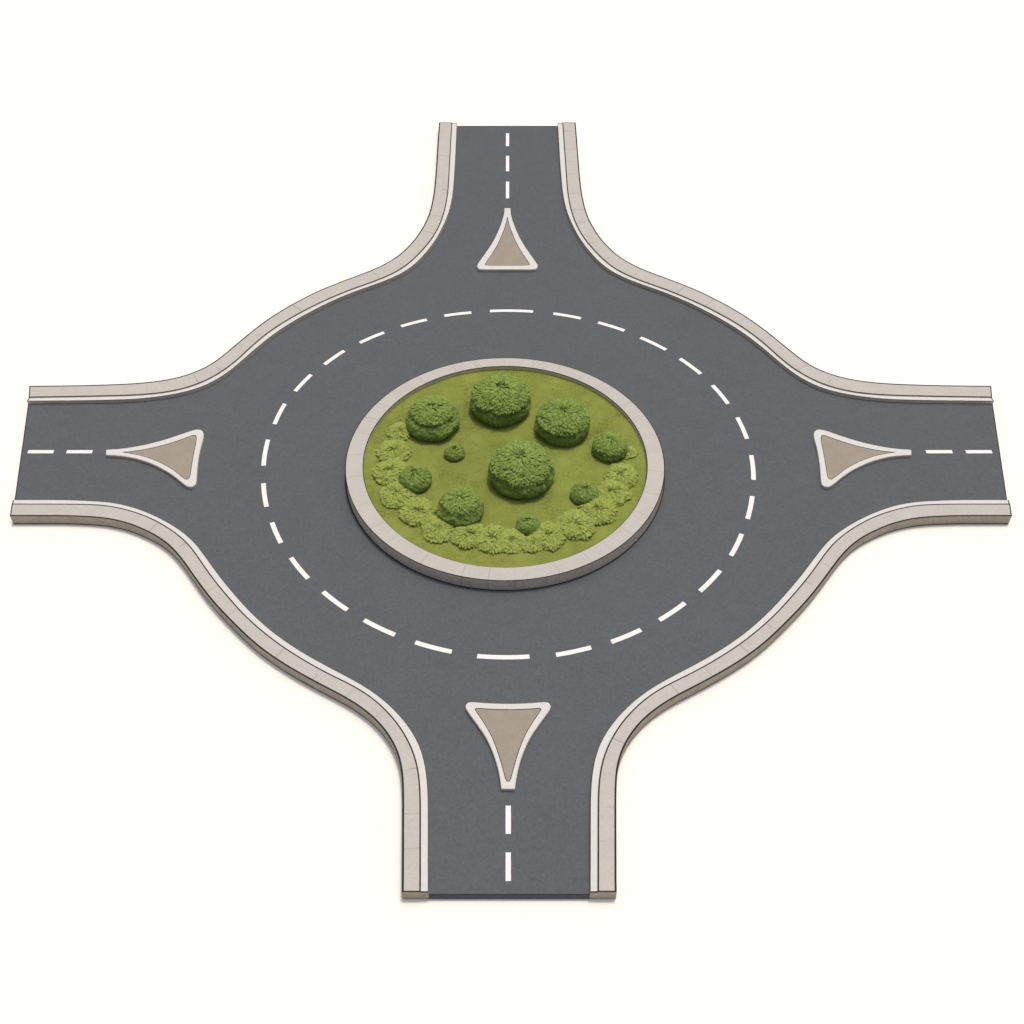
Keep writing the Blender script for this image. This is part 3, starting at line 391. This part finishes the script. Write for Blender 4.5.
def mound(mb, prof, rr, lL, lW, core_m, leaf_m, curl, rough, dens, z0=0., u_lo=0.02, u_hi=1., closed=False):
    """leafy mound: an inner mass and overlapping tiers of leaf tongues pointing down the slope"""
    ph = rr.uniform(0, 100)
    def lump(a, u): return 1+rough*NLAT(Vector((math.cos(a)*1.6+ph, math.sin(a)*1.6, u*2.5)))+rough*.6*NLAT(Vector((math.cos(a)*4+ph, math.sin(a)*4, u*6)))
    def pt(a, u, k=1):
        rho, z = prof(u); f = lump(a, u)*k
        return Vector((rho*f*math.cos(a), rho*f*math.sin(a), z0+z*(f if u < .9 else 1)))
    nu, na = 10, 28
    grid = [[pt(2*math.pi*k/na, max(.001, u_hi*u/nu), .95) for k in range(na)] for u in range(nu+1)]
    for u in range(nu):
        for k in range(na):
            k2 = (k+1) % na
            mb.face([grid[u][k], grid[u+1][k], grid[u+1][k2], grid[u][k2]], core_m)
    arc = 0; us = [u_lo]; steps = 200
    for k in range(int(u_lo*steps)+3, int(u_hi*steps)+1):
        c = prof(k/steps); l0 = prof((k-1)/steps)
        arc += math.hypot(c[0]-l0[0], c[1]-l0[1])
        if arc > lL*.42/dens: us.append(k/steps); arc = 0
    for u in us:
        rho, z = prof(u)
        n = max(5, int(2*math.pi*rho/(lW*.72)*dens))
        off = rr.uniform(0, 6.28)
        for k in range(n):
            a = off+2*math.pi*(k+rr.uniform(-.3, .3))/n
            uu = min(.99, max(.01, u+rr.uniform(-.025, .025)))
            b = pt(a, uu); b2 = pt(a, min(1, uu+.05)); ba = pt(a+.05, uu)
            out = (b2-b)
            if out.length < 1e-5: continue
            out.normalize()
            side = (ba-b)
            if side.length < 1e-5: continue
            side.normalize(); up = side.cross(out)*-1
            if up.dot(Vector((b.x, b.y, b.z-z0+.2))) < 0: up = -up
            tilt = rr.gauss(0, .16); out = (out*math.cos(tilt)+side*math.sin(tilt)).normalized()
            side = up.cross(out)
            s = rr.uniform(.75, 1.25)
            if b.z < lL and out.z < -.4: s *= max(.35, b.z/lL)
            leaf(mb, b, out, up, side, lL*s, lW*rr.uniform(.8, 1.2), leaf_m, curl*rr.uniform(.5, 1.6))

def shrub(mb, rad, hgt, rr, lL, lW, tiers):
    if tiers == 1:
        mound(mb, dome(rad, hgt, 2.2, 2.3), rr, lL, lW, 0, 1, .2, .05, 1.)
        return
    # skirt: a drum of short flat leaves; above it a cap whose fringe hangs over the shoulder
    mound(mb, dome(rad, hgt*.80, 3.2, 2.6), rr, lL*.68, lW*.85, 0, 1, .15, .07, 1.)
    if tiers == 3:
        mound(mb, dome(rad*.93, hgt*.42, 2.2, 2.2), rr, lL*.8, lW*.95, 0, 1, .3, .07, 1., z0=hgt*.50, u_hi=.96)
    mound(mb, dome(rad*.76, hgt*.36, 2.1, 2.1), rr, lL, lW, 0, 1, .19, .05, 1., z0=hgt*.66, u_hi=.95)

SHRUB_INFO = dict(
    A='large dark green domed shrub beside the wall at the upper left of the lawn',
    B='large dark green domed shrub farthest back, nearest the far rim of the wall',
    C='large dark green domed shrub behind and right of the central one',
    D='largest dark green domed shrub in the middle of the lawn',
    E='medium dark green shrub close to the right rim of the wall',
    F='medium rounded shrub at the left, against the pale low plants',
    G='medium-large dark green shrub at the lower left, just behind the pale low plants',
    Hh='small round shrub right of the largest one, against the pale low plants',
    I='small tufted shrub in front of the largest one, touching the pale low plants',
    J='tiniest round shrub alone on open grass left of the largest one')
for k, (x, y, r) in SHRUBS.items():
    rr = random.Random(ord(k[0])*7)
    mb = MB()
    tiers = dict(A=2, B=3, C=3, D=3, E=3, G=2).get(k, 1)
    shrub(mb, r*1.0, r*.99, rr, .08+.105*r, .06+.048*r, tiers)
    y += .08*r+.03
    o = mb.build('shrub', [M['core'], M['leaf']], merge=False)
    o.location = (x, y, lz(x, y)-.02)
    tag(o, SHRUB_INFO[k], 'shrub', 'dark green shrubs on the lawn')

CLUMP_LABEL = [
    'small pale yellow-green plant touching the upper left dark shrub',
    'pale yellow-green plant at the left rim, second from the far end of the row',
    'pale yellow-green plant left of the medium round shrub, nearest the left wall',
    'pale yellow-green plant in front of the left round shrub, at the bend of the row',
    'broad pale yellow-green plant between the left round shrub and the lower left shrub',
    'pale yellow-green plant left and in front of the lower left dark shrub',
    'pale yellow-green plant directly in front of the lower left dark shrub',
    'pale yellow-green plant just right of the lower left dark shrub foot',
    'pale yellow-green plant at the lowest point of the row, left of the small tufted shrub',
    'small pale yellow-green plant directly in front of the small tufted shrub',
    'pale yellow-green plant just right of the small tufted shrub',
    'broadest pale yellow-green plant, at the lower right of the row',
    'pale yellow-green plant in front of the small round shrub on the right',
    'pale yellow-green plant right of the small round shrub',
    'pale yellow-green plant below the medium shrub at the right rim',
    'thin small pale yellow-green plant hugging the right side of the right rim shrub']
for i, (x, y, r) in enumerate(CLUMPS):
    rr = random.Random(300+i)
    mb = MB()
    if i < 4: r *= 1.12
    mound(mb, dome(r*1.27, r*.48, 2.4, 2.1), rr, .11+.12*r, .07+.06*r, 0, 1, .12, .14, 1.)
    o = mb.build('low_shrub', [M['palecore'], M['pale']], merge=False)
    o.location = (x, y, lz(x, y)-.02)
    tag(o, CLUMP_LABEL[i], 'low plant', 'pale low plants in a crescent along the near wall')

# ------------------------------------------------------------------ light, sky, camera
EL, AZ = math.radians(SUN_EL), math.radians(SUN_AZ)     # AZ clockwise from +Y (the far side)
world = bpy.data.worlds.new('World'); bpy.context.scene.world = world; world.use_nodes = True
nt = world.node_tree; bg = nt.nodes['Background']
sky = nt.nodes.new('ShaderNodeTexSky'); sky.sky_type = 'NISHITA'; sky.sun_disc = False
sky.sun_elevation = EL; sky.sun_rotation = AZ; sky.air_density = .6; sky.dust_density = 7; sky.ozone_density = .3
nt.links.new(sky.outputs[0], bg.inputs[0]); bg.inputs[1].default_value = SKY_STR
sd = bpy.data.lights.new('sun', 'SUN'); sd.energy = SUN_STR; sd.angle = math.radians(SUN_ANG); sd.color = SUN_COL
so = bpy.data.objects.new('sun', sd); C.objects.link(so)
v = Vector((math.sin(AZ)*math.cos(EL), math.cos(AZ)*math.cos(EL), math.sin(EL)))
so.rotation_euler = v.to_track_quat('Z', 'Y').to_euler(); so.location = v*60

cd = bpy.data.cameras.new('camera'); cam = bpy.data.objects.new('camera', cd); C.objects.link(cam)
cd.sensor_width = 36; cd.lens = 1191.518*36/1024; cd.shift_x = 4/1024; cd.clip_end = 3000; cd.clip_start = .5
cam.location = (0, -46.189, 46.088); cam.rotation_euler = (math.pi/2-.83, 0, 0)
sc = bpy.context.scene; sc.camera = cam
sc.render.engine = 'CYCLES'
sc.view_settings.view_transform = 'Standard'; sc.view_settings.look = 'None'
sc.view_settings.exposure = EXPOSURE; sc.view_settings.gamma = 1
sc.cycles.max_bounces = 6
